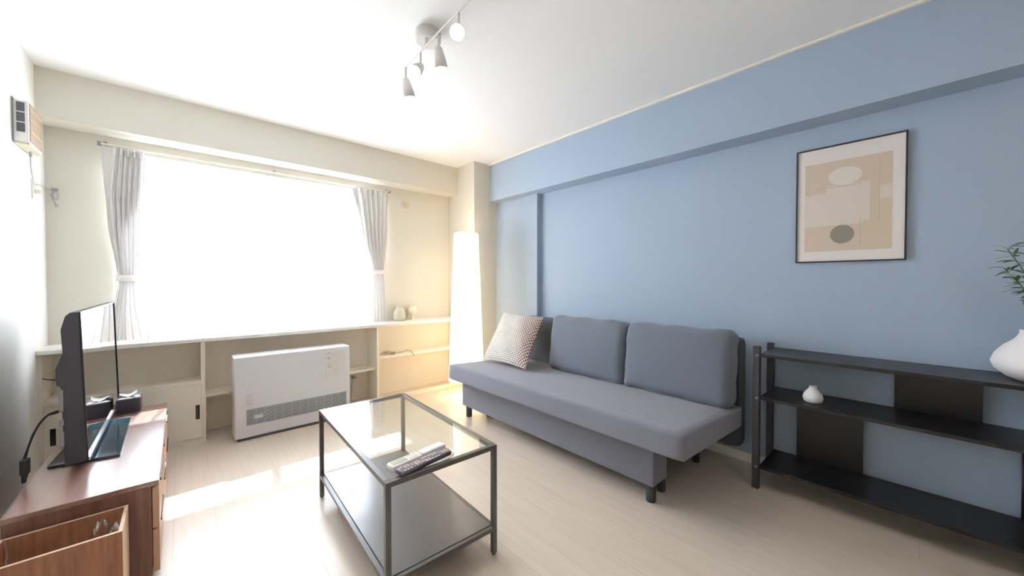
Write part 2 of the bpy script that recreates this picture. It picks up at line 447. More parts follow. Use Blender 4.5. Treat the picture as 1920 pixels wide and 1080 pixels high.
build('ball', MB().lathe([(0.0, 0.055), (0.03, 0.062), (0.048, 0.085), (0.052, 0.105), (0.046, 0.13), (0.03, 0.146), (0.0, 0.152)], (1.915, 3.80, 0.78), caps=False), mat('cream_ornament', (240, 228, 208), 0.5), hp)
build('stand', MB().lathe([(0.04, 0), (0.036, 0.012), (0.014, 0.02), (0.014, 0.05), (0.022, 0.062)], (1.915, 3.80, 0.78)), mat('cream_ornament_stand', (232, 220, 196), 0.5), hp)
c1 = thing('coiled_cable', 'white coiled cable with a grey plug on the open shelf', 'cable', (1.57, 3.68, 0.452))
pts = []
for k in range(40):
    a = k / 39 * 2 * PI * 2.3; r = 0.045 + 0.008 * math.sin(k * 1.3)
    pts.append((1.555 + r * 1.25 * math.cos(a), 3.67 + r * 0.8 * math.sin(a), 0.458 + 0.0006 * k + 0.006 * math.sin(k * 0.9)**2))
build('cord', MB().tube(pts, 0.004), mat('grey_white_cable', (190, 180, 166), 0.5), c1)
build('plug', B(1.60, 1.645, 3.64, 3.665, 0.453, 0.478), M_label, c1, bevel=0.004)
c2 = thing('loose_cable', 'thin cable hanging over the front edge of the open shelf', 'cable', (1.8, 3.63, 0.452))
build('cord', MB().tube(spline([(1.66, 3.70, 0.457), (1.72, 3.66, 0.462), (1.77, 3.63, 0.475), (1.80, 3.606, 0.470), (1.815, 3.60, 0.455), (1.825, 3.595, 0.436)]), 0.0035), mat('taupe_cable', (166, 150, 128), 0.5), c2)
build('connector', MB().cyl((1.825, 3.595, 0.436), (1.829, 3.594, 0.420), 0.005), M_label, c2)

# ------------------------------------------------------------------ heater
ht = thing('heater', 'white floor-standing heater with grey grille under the window', 'heater', (0.70, 3.5, 0))
hx0, hx1, hy = 0.285, 1.112, 3.40
hb = MB().box(hx0, hx1, hy, 3.585, 0.02, 0.635)
build('body', hb, M_heater, ht, bevel=0.012, seg=4)
build('base', B(hx0 + 0.02, hx1 - 0.02, hy + 0.01, 3.57, 0, 0.022), M_grilled, ht)
gx0, gx1, gz0, gz1 = 0.357, 1.078, 0.112, 0.232
gr = build('grille', B(gx0, gx1, hy - 0.0015, hy + 0.004, gz0, gz1), M_grilled, ht)
sl = MB()
for k in range(10):
    z = gz0 + 0.003 + k * 0.0120
    sl.box(gx0, gx1, hy - 0.006, hy - 0.001, z, z + 0.0062)
for k in range(13):
    x = gx0 + k * (gx1 - gx0 - 0.002) / 12
    sl.box(x, x + 0.002, hy - 0.005, hy - 0.001, gz0, gz1)
build('slats', sl, M_grille, gr)
build('badge', B(0.405, 0.462, hy - 0.0075, hy - 0.0055, 0.158, 0.184), mat('pale_badge', (214, 212, 214), 0.5), gr)
cp = build('control_panel', B(0.915, 1.070, hy - 0.003, hy + 0.001, 0.400, 0.602), mat('pale_control_panel', (222, 222, 220), 0.45), ht, bevel=0.002)
for z, wd in ((0.588, 0.022), (0.548, 0.017), (0.538, 0.020), (0.490, 0.022), (0.470, 0.028)):
    build('printed_mark', B(0.928, 0.928 + wd, hy - 0.0042, hy - 0.0028, z, z + 0.0045), M_label, cp)
M_faint = mat('faint_grey_print', (200, 200, 200), 0.6)
for z, wd in ((0.560, 0.05), (0.516, 0.06), (0.498, 0.045), (0.445, 0.06), (0.428, 0.05)):
    build('faint_line', B(0.966, 0.966 + wd, hy - 0.0042, hy - 0.0028, z, z + 0.003), M_faint, cp)
lb = build('notice_label', B(0.352, 0.405, hy - 0.002, hy + 0.001, 0.255, 0.352), mat('pale_notice', (222, 222, 222), 0.6), ht)
tx = MB()
for k, wd in enumerate((0.040, 0.030, 0.042, 0.036, 0.042, 0.028, 0.040)):
    tx.box(0.357, 0.357 + wd, hy - 0.003, hy - 0.0018, 0.343 - k * 0.012, 0.3455 - k * 0.012)
build('notice_text', tx, mat('grey_notice_print', (186, 186, 186), 0.6), lb)
gt = thing('gas_tap', 'small dark gas tap with a thin pipe right of the heater', 'tap', (1.285, YB - 0.012, 0.22))
build('tap', MB().cyl((1.285, YB - 0.05, 0.235), (1.285, YB - 0.012, 0.235), 0.012).box(1.262, 1.308, YB - 0.062, YB - 0.05, 0.229, 0.241), M_label, gt)
build('pipe', MB().tube(spline([(1.285, YB - 0.035, 0.235), (1.27, YB - 0.06, 0.20), (1.262, YB - 0.06, 0.12), (1.262, YB - 0.05, 0.0)]), 0.006), mat('pale_pipe', (214, 208, 198), 0.4), gt)
build('socket_plate', B(1.262, 1.308, YB - 0.02, YB - 0.012, 0.205, 0.285), M_outlet, gt)

# ------------------------------------------------------------------ curtains
def panel(name, prof, y0, pleats, amp, m, parent, nx=120, nz=60):
    """prof(t) -> (xleft, xright) at height t (0 bottom .. 1 top) with z given by zf"""
    mb = MB()
    def fn(u, t):
        x0, x1, z, a = prof(t)
        ph = u * pleats * 2 * PI
        y = y0 + amp * a * (math.sin(ph + 0.3 * math.sin(t * 9)) + 0.12 * math.sin(2.3 * ph + 1.0))
        return (x0 + (x1 - x0) * u, y, z)
    mb.grid(fn, nx, nz)
    o = build(name, mb, m, parent)
    me = o.data; lay = me.uv_layers.new(name='UVMap')
    n = nx + 1
    for lp in me.loops:
        i = lp.vertex_index; lay.data[lp.index].uv = ((i % n) / nx, (i // n) / nz)
    return o
def interp(tab, z):
    for i in range(len(tab) - 1):
        if tab[i][0] <= z <= tab[i + 1][0]:
            k = (z - tab[i][0]) / (tab[i + 1][0] - tab[i][0]); k = k * k * (3 - 2 * k) if False else k
            return [tab[i][j] + (tab[i + 1][j] - tab[i][j]) * k for j in range(1, len(tab[i]))]
    return list(tab[-1][1:])
YC = 3.80
def mk_curtain(label, tab, outer, tie, side):
    c = thing('curtain', label, 'curtain', ((tab[0][1] + tab[0][2]) / 2, YC, 0.785), 0, 'striped curtains at the window')
    z0, z1 = tab[0][0], tab[-1][0]
    panel('cloth', lambda t: (*interp(tab, z0 + (z1 - z0) * t)[:2], z0 + (z1 - z0) * t, interp(tab, z0 + (z1 - z0) * t)[2]), YC - 0.014, 6, 0.020, M_curtain, c)
    panel('outer_fold', lambda t: (*interp(outer, outer[0][0] + (z1 - outer[0][0]) * t)[:2], outer[0][0] + (z1 - outer[0][0]) * t, 1), YC + 0.012, 2, 0.006, M_curt, c)
    tz, tx0, tx1 = tie
    tb = MB(); ring = []
    for k in range(28):
        a = 2 * PI * k / 28
        ring.append(((tx0 + tx1) / 2 + ((tx1 - tx0) / 2 + 0.006) * math.cos(a), YC - 0.006 + 0.036 * math.sin(a)))
    for k in range(28):
        (xa, ya), (xb, yb) = ring[k], ring[(k + 1) % 28]
        la = (xa - tx0) / (tx1 - tx0) * side * 0.02; lb_ = (xb - tx0) / (tx1 - tx0) * side * 0.02
        tb.add([(xa, ya, tz - 0.022 + la), (xb, yb, tz - 0.022 + lb_), (xb, yb, tz + 0.024 + lb_), (xa, ya, tz + 0.024 + la)], [(0, 1, 2, 3)], 0, True)
    build('tieback', tb, mat('white_tieback_cloth', (240, 238, 234), 0.85), c, solid=0.004, weld=True)
    n = 5
    for k in range(n):
        x = tab[-1][1] + (tab[-1][2] - tab[-1][1]) * (k + 0.5) / n
        build('pleat_tuck', B(x - 0.004, x + 0.004, YC - 0.042, YC - 0.024, 2.085, 2.135), M_curt, c, bevel=0.003)
    return c
#      z,    x0,     x1,    amp
L_tab = [(0.785, -0.405, -0.168, 1.1), (1.0, -0.365, -0.215, 1.0), (1.19, -0.325, -0.238, 0.7), (1.25, -0.330, -0.236, 0.7), (1.5, -0.362, -0.222, 0.9), (1.8, -0.368, -0.208, 1.0), (2.14, -0.345, -0.190, 0.8)]
L_out = [(1.24, -0.330, -0.300), (1.55, -0.372, -0.30), (1.8, -0.385, -0.205), (1.95, -0.395, -0.190), (2.14, -0.405, -0.185)]
mk_curtain('left grey-striped pleated curtain, tied back', L_tab, L_out, (1.225, -0.332, -0.234), 0)
R_tab = [(0.785, 1.415, 1.625, 1.1), (1.0, 1.43, 1.61, 1.0), (1.26, 1.455, 1.585, 0.7), (1.34, 1.45, 1.585, 0.7), (1.6, 1.385, 1.60, 0.9), (1.9, 1.345, 1.615, 1.0), (2.14, 1.31, 1.635, 0.8)]
R_out = [(1.33, 1.49, 1.60), (1.6, 1.40, 1.635), (1.9, 1.34, 1.645), (2.14, 1.275, 1.65)]
mk_curtain('right grey-striped pleated curtain, tied back', R_tab, R_out, (1.30, 1.452, 1.588), 0)
sh = MB()
def shf(u, t):
    x = -0.345 + u * (1.60 + 0.345)
    ph = x * 2 * PI * 8.3
    return (x, 3.846 + 0.016 * math.sin(ph + 0.8 * math.sin(x * 5)), 0.795 + t * (2.118 - 0.795) + (0.010 * math.sin(ph * 1.0) if t > 0.99 else 0))
sh.grid(shf, 340, 8)
tag(build('sheer_curtain', sh, M_sheer), 'white sheer curtain filling the window between the striped curtains', 'curtain')
rl = thing('curtain_rail', 'thin grey curtain rail above the window', 'rail', (0.6, YC, 2.15))
build('track', MB().box(-0.405, 1.65, YC - 0.012, YC + 0.006, 2.147, 2.158), M_trimw, rl)
for x in (-0.41, 1.655): build('end_cap', B(x - 0.006, x + 0.012, YC - 0.018, YC + 0.012, 2.140, 2.164), M_label, rl)
for x in (-0.38, 0.62, 1.63): build('bracket', B(x - 0.01, x + 0.01, YC - 0.006, YB, 2.160, 2.170), M_rail, rl)

# ------------------------------------------------------------------ wall fittings
ov = thing('wall_vent', 'small round white vent cap on the wall right of the window', 'vent', (1.868, YB, 2.05))
build('ring', MB().lathe([(0.048, 0), (0.046, 0.010), (0.038, 0.014), (0.034, 0.008)], (1.868, YB, 2.05), 32, 0, (0, -1, 0)), mat('vent_cap_plastic', (222, 212, 198), 0.5), ov)
build('knob', MB().lathe([(0.016, 0), (0.016, 0.02), (0.010, 0.024)], (1.868, YB, 2.05), 24, 0, (0, -1, 0)), mat('vent_knob_plastic', (206, 196, 184), 0.5), ov)

vu = thing('ventilation_unit', 'white wall unit with three dark panes high on the left wall', 'ventilator', (XL, 3.37, 2.06))
vb = MB().box(XL + 0.004, -0.604, 3.25, 3.50, 1.955, 2.178)
build('housing', vb, M_ventwhite, vu, bevel=0.003)
build('back_plate', B(XL, XL + 0.005, 3.243, 3.505, 1.95, 2.185), M_label, vu)
for z in (2.118, 2.063, 2.008):
    build('pane', B(-0.645, -0.617, 3.2475, 3.2515, z, z + 0.048), M_dpane, vu)
sp_ = MB().box(-0.605, -0.601, 3.262, 3.49, 1.965, 2.17)
side = build('side_panel', sp_, M_ventbeige, vu)
ln = MB()
for z in (2.02, 2.085, 2.14): ln.box(-0.6015, -0.5995, 3.27, 3.48, z, z + 0.004)
build('panel_ridge', ln, M_ventcream, side)
build('bottom_cover', B(XL + 0.006, -0.603, 3.252, 3.498, 1.944, 1.9555), M_ventcream, vu, bevel=0.002)
build('pull_cord', MB().cyl((-0.632, 3.42, 1.915), (-0.632, 3.42, 1.945), 0.006).tube(spline([(-0.632, 3.42, 1.93), (-0.632, 3.42, 1.86), (-0.628, 3.43, 1.80), (-0.628, 3.46, 1.755)]), 0.0025), M_cord, vu)
wo = thing('wall_socket', 'white socket plate below the wall unit near the corner', 'socket', (XL, 3.62, 1.76))
build('plate', B(XL, XL + 0.008, 3.57, 3.64, 1.70, 1.82), M_outlet, wo, bevel=0.002)
build('plug', B(XL + 0.008, XL + 0.035, 3.59, 3.615, 1.735, 1.76), M_outlet, wo, bevel=0.002)
hk = thing('cord_bundle', 'tangled grey cords hanging in the corner left of the curtain', 'cord', (-0.645, 3.84, 1.75))
build('hook', MB().box(-0.632, -0.604, YB - 0.02, YB, 1.805, 1.822), M_label, hk)
build('cords', MB().tube(spline([(-0.615, 3.85, 1.81), (-0.63, 3.84, 1.77), (-0.605, 3.84, 1.745), (-0.60, 3.84, 1.78), (-0.622, 3.845, 1.80), (-0.618, 3.84, 1.74), (-0.608, 3.84, 1.69)]), 0.0028).tube(spline([(-0.62, 3.85, 1.80), (-0.625, 3.84, 1.75), (-0.60, 3.84, 1.70)]), 0.0028).tube(spline([(-0.61, 3.852, 1.81), (-0.64, 3.85, 1.81), (-0.652, 3.75, 1.81), (-0.652, 3.64, 1.80), (-0.65, 3.62, 1.79)]), 0.0025), M_cord, hk)

# ------------------------------------------------------------------ tv bench
tb_ = thing('television_bench', 'low walnut bench with drawers along the left wall', 'cabinet', (-0.265, 2.70, 0))
CX0, CX1, CY0, CY1, CZ = -0.46, -0.075, 2.058, 3.345, 0.40
build('top', B(CX0, CX1, CY0, CY1, CZ - 0.02, CZ), M_walnut_top, tb_, bevel=0.0015)
s = MB().box(CX0, CX1 - 0.022, CY0, CY0 + 0.018, 0.02, CZ - 0.02).box(CX0, CX1 - 0.022, CY1 - 0.018, CY1, 0.02, CZ - 0.02).box(CX0, CX0 + 0.006, CY0 + 0.018, CY1 - 0.018, 0.02, CZ - 0.02).box(CX0 + 0.006, CX1 - 0.022, CY0 + 0.018, CY1 - 0.018, 0.02, 0.038)
s.box(CX0 + 0.02, CX1 - 0.05, CY0 + 0.01, CY1 - 0.01, 0.0, 0.02)
s.box(CX0 + 0.006, CX1 - 0.022, 2.48, 2.498, 0.038, CZ - 0.02).box(CX0 + 0.006, CX1 - 0.022, 2.90, 2.918, 0.038, CZ - 0.02)
build('carcass', s, M_walnut, tb_)
for (a, b_) in ((CY0 + 0.002, 2.487), (2.491, 2.907), (2.911, CY1 - 0.002)):
    for (z0, z1) in ((0.208, 0.372), (0.03, 0.200)):
        d = build('drawer', B(CX1 - 0.020, CX1, a, b_, z0, z1), M_walnut_l, tb_, bevel=0.001)
        build('handle', B(CX1, CX1 + 0.004, a + 0.1, b_ - 0.1, z1 - 0.016, z1 - 0.004), M_darkpull, d)

# bin with plastic bag
bn = thing('waste_bin', 'square plywood waste bin with clear liner beside the walnut bench', 'bin', (-0.31, 1.93, 0))
BX0, BX1, BY0, BY1, BZ = -0.46, -0.160, 1.835, 2.04, 0.34
t = 0.010
build('side_panel', B(BX0, BX1, BY0, BY0 + t, 0, BZ), [M_bin], bn)
build('side_panel', B(BX0, BX1, BY1 - t, BY1, 0, BZ), [M_bin], bn)
build('side_panel', B(BX0, BX0 + t, BY0 + t, BY1 - t, 0, BZ), [M_bin], bn)
build('side_panel', B(BX1 - t, BX1, BY0 + t, BY1 - t, 0, BZ), [M_binrim], bn)
build('rim', MB().box(BX0, BX1, BY0, BY0 + t, BZ, BZ + 0.001).box(BX0, BX1, BY1 - t, BY1, BZ, BZ + 0.001).box(BX0, BX0 + t, BY0 + t, BY1 - t, BZ, BZ + 0.001).box(BX1 - t, BX1, BY0 + t, BY1 - t, BZ, BZ + 0.001), M_binrim, bn)
build('bottom', B(BX0 + t, BX1 - t, BY0 + t, BY1 - t, 0, 0.01), M_bin, bn)
M_bag = sheer_mat('clear_crinkled_plastic', (236, 232, 232), 0.86)
def bagm():
    m = bpy.data.materials.new('clear_plastic_liner'); m.use_nodes = True
    nt = m.node_tree; N = nt.nodes; L = nt.links
    N.remove(N['Principled BSDF'])
    tr = N.new('ShaderNodeBsdfTransparent'); gl = N.new('ShaderNodeBsdfGlossy'); gl.inputs['Roughness'].default_value = 0.12
    lw = N.new('ShaderNodeLayerWeight'); lw.inputs[0].default_value = 0.35
    mx = N.new('ShaderNodeMixShader'); L.new(lw.outputs['Fresnel'], mx.inputs[0]); L.new(tr.outputs[0], mx.inputs[1]); L.new(gl.outputs[0], mx.inputs[2])
    L.new(mx.outputs[0], N['Material Output'].inputs[0]); return m
M_bag = bagm()
tag(build('plastic_liner', (lambda mb: mb.grid(lambda u, v: (
    BX0 + 0.016 + (BX1 - BX0 - 0.032) * u + 0.004 * math.sin(v * 23), BY0 + 0.018 + (BY1 - BY0 - 0.036) * v + 0.004 * math.sin(u * 31),
    0.20 + 0.115 * (abs(2 * u - 1) ** 5 * 0.9 + abs(2 * v - 1) ** 5 * 0.7) * 0.75 + 0.010 * math.sin(u * 19 + v * 7) + 0.008 * math.sin(v * 27 - u * 11) + (0.12 + 0.02 * math.sin(u * 90) * math.sin(v * 70)) * math.exp(-((u - 0.80) ** 2 + (v - 0.62) ** 2) / 0.02)), 60, 40))(MB()), M_bag),
    'crumpled clear plastic bag lining the plywood waste bin', 'bag')

# ------------------------------------------------------------------ television (leans back a touch)
tv = thing('television', 'flat-screen television seen edge-on on the walnut bench', 'television', (-0.30, 2.92, CZ))
TY0, TY1, TH0, TH1 = 2.39, 3.47, 0.030, 0.672
def tvp(poly_xz, y0, y1, mi=0, mb=None):
    mb = mb or MB()
    k = math.radians(1.3)
    pl = [(x * math.cos(k) - (z) * math.sin(k) - 0.003, x * math.sin(k) + z * math.cos(k)) for x, z in poly_xz]
    return mb.prism([(x - 0.0, z) for x, z in pl], 1, y0 - 2.92, y1 - 2.92, mi)
M_screen = mat('glossy_dark_screen', (14, 15, 20), 0.03, spec=1.0)
M_screen.node_tree.nodes['Principled BSDF'].inputs['Coat Weight'].default_value = 1.0
M_screen.node_tree.nodes['Principled BSDF'].inputs['Coat Roughness'].default_value = 0.02
M_screen.node_tree.nodes['Principled BSDF'].inputs['Coat IOR'].default_value = 2.2
M_screen.node_tree.nodes['Principled BSDF'].inputs['Specular IOR Level'].default_value = 1.0
body = [(-0.006, TH0), (-0.006, TH1), (-0.030, TH1), (-0.044, TH1 - 0.015), (-0.058, TH1 - 0.07), (-0.056, TH1 - 0.17), (-0.078, TH1 - 0.235), (-0.078, TH1 - 0.30), (-0.066, TH1 - 0.31), (-0.066, TH0 + 0.0)]
build('housing', tvp(body, TY0, TY1), M_tv, tv, world=False, bevel=0.002)
build('screen', tvp([(-0.0062, TH0 + 0.012), (-0.0062, TH1 - 0.006), (-0.004, TH1 - 0.006), (-0.004, TH0 + 0.012)], TY0 + 0.006, TY1 - 0.006), M_screen, tv, world=False)
bz = MB()
tvp([(-0.006, TH1 - 0.006), (-0.006, TH1), (0.0, TH1), (0.0, TH1 - 0.006)], TY0, TY1, 0, bz)
for (a, b_) in ((TY0, TY0 + 0.007), (TY1 - 0.007, TY1)):
    tvp([(-0.006, TH0), (-0.006, TH1 - 0.006), (0.0, TH1 - 0.006), (0.0, TH0)], a, b_, 0, bz)
build('bezel', bz, M_tvbez, tv, world=False)
build('lower_bezel', tvp([(-0.006, TH0), (-0.006, TH0 + 0.014), (0.003, TH0 + 0.014), (0.003, TH0)], TY0 + 0.007, TY1 - 0.007), M_chrome, tv, world=False)
M_plate = mat('dark_glass_stand_plate', (40, 62, 74), 0.08, spec=0.8)
build('stand_plate', MB().prism([(-0.135, -0.43), (0.085, -0.47), (0.075, 0.16), (-0.10, 0.20)], 2, 0.0, 0.012), M_plate, tv, world=False, bevel=0.003)
build('stand_neck', MB().box(-0.075, -0.015, -0.20, 0.05, 0.010, 0.12), M_blackp, tv, world=False, bevel=0.01)
pr = MB()
for z, hgt in ((0.115, 0.06), (0.20, 0.025), (0.26, 0.09)):
    pr.box(-0.083, -0.070, -0.5325, -0.5295, z, z + hgt)
build('side_ports', pr, M_label, tv, world=False)
pc = thing('power_cable', 'black power cable with adapter hanging behind the television', 'cable', (-0.45, 2.40, CZ))
ad = MB().box(-0.475, -0.452, 2.33, 2.362, 0.445, 0.505)
build('adapter', ad, M_blackp, pc, bevel=0.004)
build('plug_tip', MB().cyl((-0.464, 2.345, 0.446), (-0.466, 2.338, 0.414), 0.009, 0.006), M_blackp, pc)
build('cord', MB().tube(spline([(-0.388, 2.400, 0.66), (-0.41, 2.392, 0.655), (-0.435, 2.385, 0.62), (-0.455, 2.375, 0.56), (-0.464, 2.352, 0.505)]), 0.0035).tube(spline([(-0.388, 2.402, 0.655), (-0.42, 2.40, 0.645), (-0.448, 2.385, 0.59), (-0.458, 2.375, 0.55), (-0.468, 2.356, 0.503)]), 0.003), M_cable, pc)
build('connector', MB().cyl((-0.372, 2.41, 0.664), (-0.398, 2.395, 0.658), 0.008, 0.006), M_blackp, pc)
build('aerial_lead', MB().tube(spline([(-0.372, 2.42, 0.78), (-0.40, 2.42, 0.79), (-0.43, 2.42, 0.80)]), 0.002), M_cable, pc)

# tissue box
ts = thing('tissue_box', 'dark grey tissue box beside the television on the bench', 'box', (-0.245, 3.29, CZ))
build('case', MB().prism([(-0.298, CZ), (-0.192, CZ), (-0.192, CZ + 0.088), (-0.298, CZ + 0.088)], 1, 3.225, 3.340), M_tbox, ts, bevel=0.006, seg=3)
build('flap', MB().box(-0.290, -0.268, 3.235, 3.33, CZ + 0.0882, CZ + 0.0900).box(-0.230, -0.200, 3.235, 3.33, CZ + 0.0882, CZ + 0.0900).box(-0.268, -0.230, 3.235, 3.255, CZ + 0.0882, CZ + 0.09), mat('pale_box_top', (150, 150, 158), 0.6), ts)
tsm = MB()
def tis(u, v):
    x = -0.290 + 0.075 * u; y = 3.262 + 0.05 * v
    return (x + 0.003 * math.sin(v * 9), y + 0.008 * math.sin(u * 5), CZ + 0.091 + 0.024 * (abs(2 * u - 1) ** 1.5) * (0.6 + 0.4 * math.cos(v * 5)) + 0.012 * u * v)
tsm.grid(tis, 20, 16)
tag(build('tissue', tsm, M_tissue, solid=0.0008), 'white tissue pulled up out of the dark grey tissue box', 'tissue')

# ------------------------------------------------------------------ coffee table
TR = math.radians(-2.0)
tcx, tcy = 0.795, 1.743
tcf = thing('coffee_table', 'grey metal coffee table with glass top and lower shelf', 'table', (tcx, tcy, 0), TR)
hx, hy_, tz = 0.248, 0.492, 0.487
q = 0.0105
for sx in (-1, 1):
    for sy in (-1, 1):
        x = sx * (hx - q); y = sy * (hy_ - q)
        lg = build('leg', B(x - q, x + q, y - q, y + q, 0.006, tz - 0.001), M_steel, tcf, world=False, bevel=0.0015)
        build('foot', MB().cyl((x, y, 0), (x, y, 0.007), 0.008), M_blackp, lg, world=False)
tf = MB()
tf.box(-hx + 2 * q, hx - 2 * q, -hy_, -hy_ + 2 * q, tz - 0.02, tz).box(-hx + 2 * q, hx - 2 * q, hy_ - 2 * q, hy_, tz - 0.02, tz)
tf.box(-hx, -hx + 2 * q, -hy_ + 2 * q, hy_ - 2 * q, tz - 0.02, tz).box(hx - 2 * q, hx, -hy_ + 2 * q, hy_ - 2 * q, tz - 0.02, tz)
build('top_frame', tf, M_steel, tcf, world=False, bevel=0.0015)
build('glass_top', B(-hx + 2 * q + 0.001, hx - 2 * q - 0.001, -hy_ + 2 * q + 0.001, hy_ - 2 * q - 0.001, tz - 0.007, tz - 0.001), M_tglass, tcf, world=False)
lf = MB(); sz = 0.125
lf.box(-hx + 2 * q, hx - 2 * q, -hy_ + 0.001, -hy_ + 2 * q - 0.001, sz - 0.018, sz).box(-hx + 2 * q, hx - 2 * q, hy_ - 2 * q + 0.001, hy_ - 0.001, sz - 0.018, sz)
lf.box(-hx + 0.001, -hx + 2 * q - 0.001, -hy_ + 2 * q, hy_ - 2 * q, sz - 0.018, sz).box(hx - 2 * q + 0.001, hx - 0.001, -hy_ + 2 * q, hy_ - 2 * q, sz - 0.018, sz)
build('shelf_frame', lf, M_steel, tcf, world=False, bevel=0.0015)
build('shelf', B(-hx + 2 * q + 0.001, hx - 2 * q - 0.001, -hy_ + 2 * q + 0.001, hy_ - 2 * q - 0.001, sz - 0.012, sz + 0.002), M_tshelf, tcf, world=False)

# remotes: lie on the glass along the near end
GZ = tz - 0.001
def remote(name, label, cx_, cy_, rz, L_, W_, H_, bodym, rows, cols, keym, lcd=None, extra=None, base=GZ):
    r = thing(name, label, 'remote control', (cx_, cy_, base), rz, None)
    build('body', B(-L_ / 2, L_ / 2, -W_ / 2, W_ / 2, 0, H_), bodym, r, world=False, bevel=min(0.006, H_ * 0.35), seg=3)
    if rows:
        x0 = -L_ / 2 + 0.012 if not lcd else lcd[1] + 0.006
        x1 = L_ / 2 - 0.012
        for i in range(cols):
            for j in range(rows):
                x = x0 + (x1 - x0) * (i + 0.5) / cols; y = -W_ / 2 + W_ * (j + 0.7) / (rows + 0.4)
                kw = (x1 - x0) / cols * 0.33; kh = W_ / (rows + 0.4) * 0.30
                m = keym[(i * 7 + j * 3) % len(keym)]
                build('button', B(x - kw, x + kw, y - kh, y + kh, H_, H_ + 0.002), m, r, world=False)
    if lcd:
        build('display', B(lcd[0], lcd[1], -W_ * 0.32, W_ * 0.32, H_, H_ + 0.0008), mat('grey_green_lcd', (172, 180, 168), 0.25), r, world=False)
    return r
K1 = mat('white_remote_key', (214, 210, 216), 0.5); K2 = mat('grey_remote_key', (150, 148, 158), 0.5); K3 = mat('red_remote_key', (190, 120, 116), 0.5)
K4 = mat('yellow_remote_key', (226, 220, 150), 0.5)
M_rw = mat('white_remote_plastic', (240, 236, 236), 0.4); M_rd = mat('dark_plum_remote_plastic', (86, 78, 92), 0.4)
ra = math.atan2(1.300 - 1.275, 0.80 - 0.58)
remote('television_remote', 'long dark remote with many small buttons along the table edge', 0.705, 1.298, 0.135, 0.235, 0.046, 0.018, M_rd, 4, 15, [K1, K2, K1, K2, K1, K1, K2, K1, K3])
remote('heater_remote', 'white remote with grey display at the table corner', 0.645, 1.348, 0.135, 0.135, 0.046, 0.022, M_rw, 2, 4, [K1, K4, K1, mat('pink_remote_key', (226, 206, 208), 0.5)], lcd=(-0.058, 0.006))
remote('lamp_remote', 'plain white remote lying behind the dark remote', 0.775, 1.366, 0.135, 0.115, 0.042, 0.024, M_rw, 0, 0, [])
cd = MB().tube(spline([(0.745, 1.268, GZ + 0.003), (0.80, 1.276, GZ + 0.003), (0.838, 1.30, GZ + 0.003), (0.846, 1.33, GZ + 0.003), (0.84, 1.36, GZ + 0.003)]), 0.003)  # reflection highlight on the glass, modelled as a thin white tube
tag(build('reflection_streak', cd, mat('reflection_streak_white', (240, 240, 238), 0.4)), 'thin white streak modelled as a reflection highlight round the remotes', 'reflection')

# ------------------------------------------------------------------ sofa
sf = thing('sofa', 'grey fabric sofa bed without armrests along the blue wall', 'sofa', (2.2, 1.75, 0))
SY0, SY1 = 0.738, 2.775
def rounded_slab(poly_xz, y0, y1, r, seg=5):
    return MB().prism(poly_xz, 1, y0, y1)
def soft_box(c, h, r, n=14, puff=0.0, rot=None, wob=0.0, seed=0):
    """rounded box, centre c, half sizes h, corner radius r, faces puffed outwards along x"""
    mb = MB(); rnd = random.Random(seed)
    ph = [rnd.uniform(0, 6.28) for _ in range(6)]
    def P(v):
        v = Vector(v)                       # v on the unit cube surface
        q_ = Vector((v.x * h[0], v.y * h[1], v.z * h[2]))
        inner = Vector([max(-(h[i] - r[i]), min(h[i] - r[i], q_[i])) for i in range(3)])
        d = Vector([(q_[i] - inner[i]) / r[i] for i in range(3)])
        if d.length > 1e-6: d = d.normalized()
        o = Vector([inner[i] + d[i] * r[i] for i in range(3)])
        py = 1 - abs(v.y) ** 3; pz = 1 - abs(v.z) ** 3
        o.x += math.copysign(1, v.x) * puff * max(0, py) * max(0, pz) * min(1, abs(v.x))
        if wob:
            o.x += wob * math.sin(v.y * 7 + ph[0]) * math.sin(v.z * 6 + ph[1]) * (abs(v.y) ** 2 + abs(v.z) ** 2) * 0.6
            o.z += wob * 0.8 * math.sin(v.y * 9 + ph[2]) * abs(v.z) ** 4
            o.y += wob * 0.6 * math.sin(v.z * 8 + ph[3]) * abs(v.y) ** 4
        if rot: o = rot @ o
        return o + Vector(c)
    ts_ = [-1 + 2 * i / n for i in range(n + 1)]
    # cluster samples near the edges for tight rounding
    ts_ = [math.copysign(abs(t_) ** 0.6, t_) for t_ in ts_]
    for ax in range(3):
        for sg in (-1, 1):
            vs = []
            for a in ts_:
                for b_ in ts_:
                    v = [0, 0, 0]; v[ax] = sg; v[(ax + 1) % 3] = a; v[(ax + 2) % 3] = b_
                    vs.append(P(v))
            m_ = n + 1
            fs = [(i * m_ + j, i * m_ + j + 1, (i + 1) * m_ + j + 1, (i + 1) * m_ + j) for i in range(n) for j in range(n)]
            mb.add(vs, fs, 0, True)
    return mb
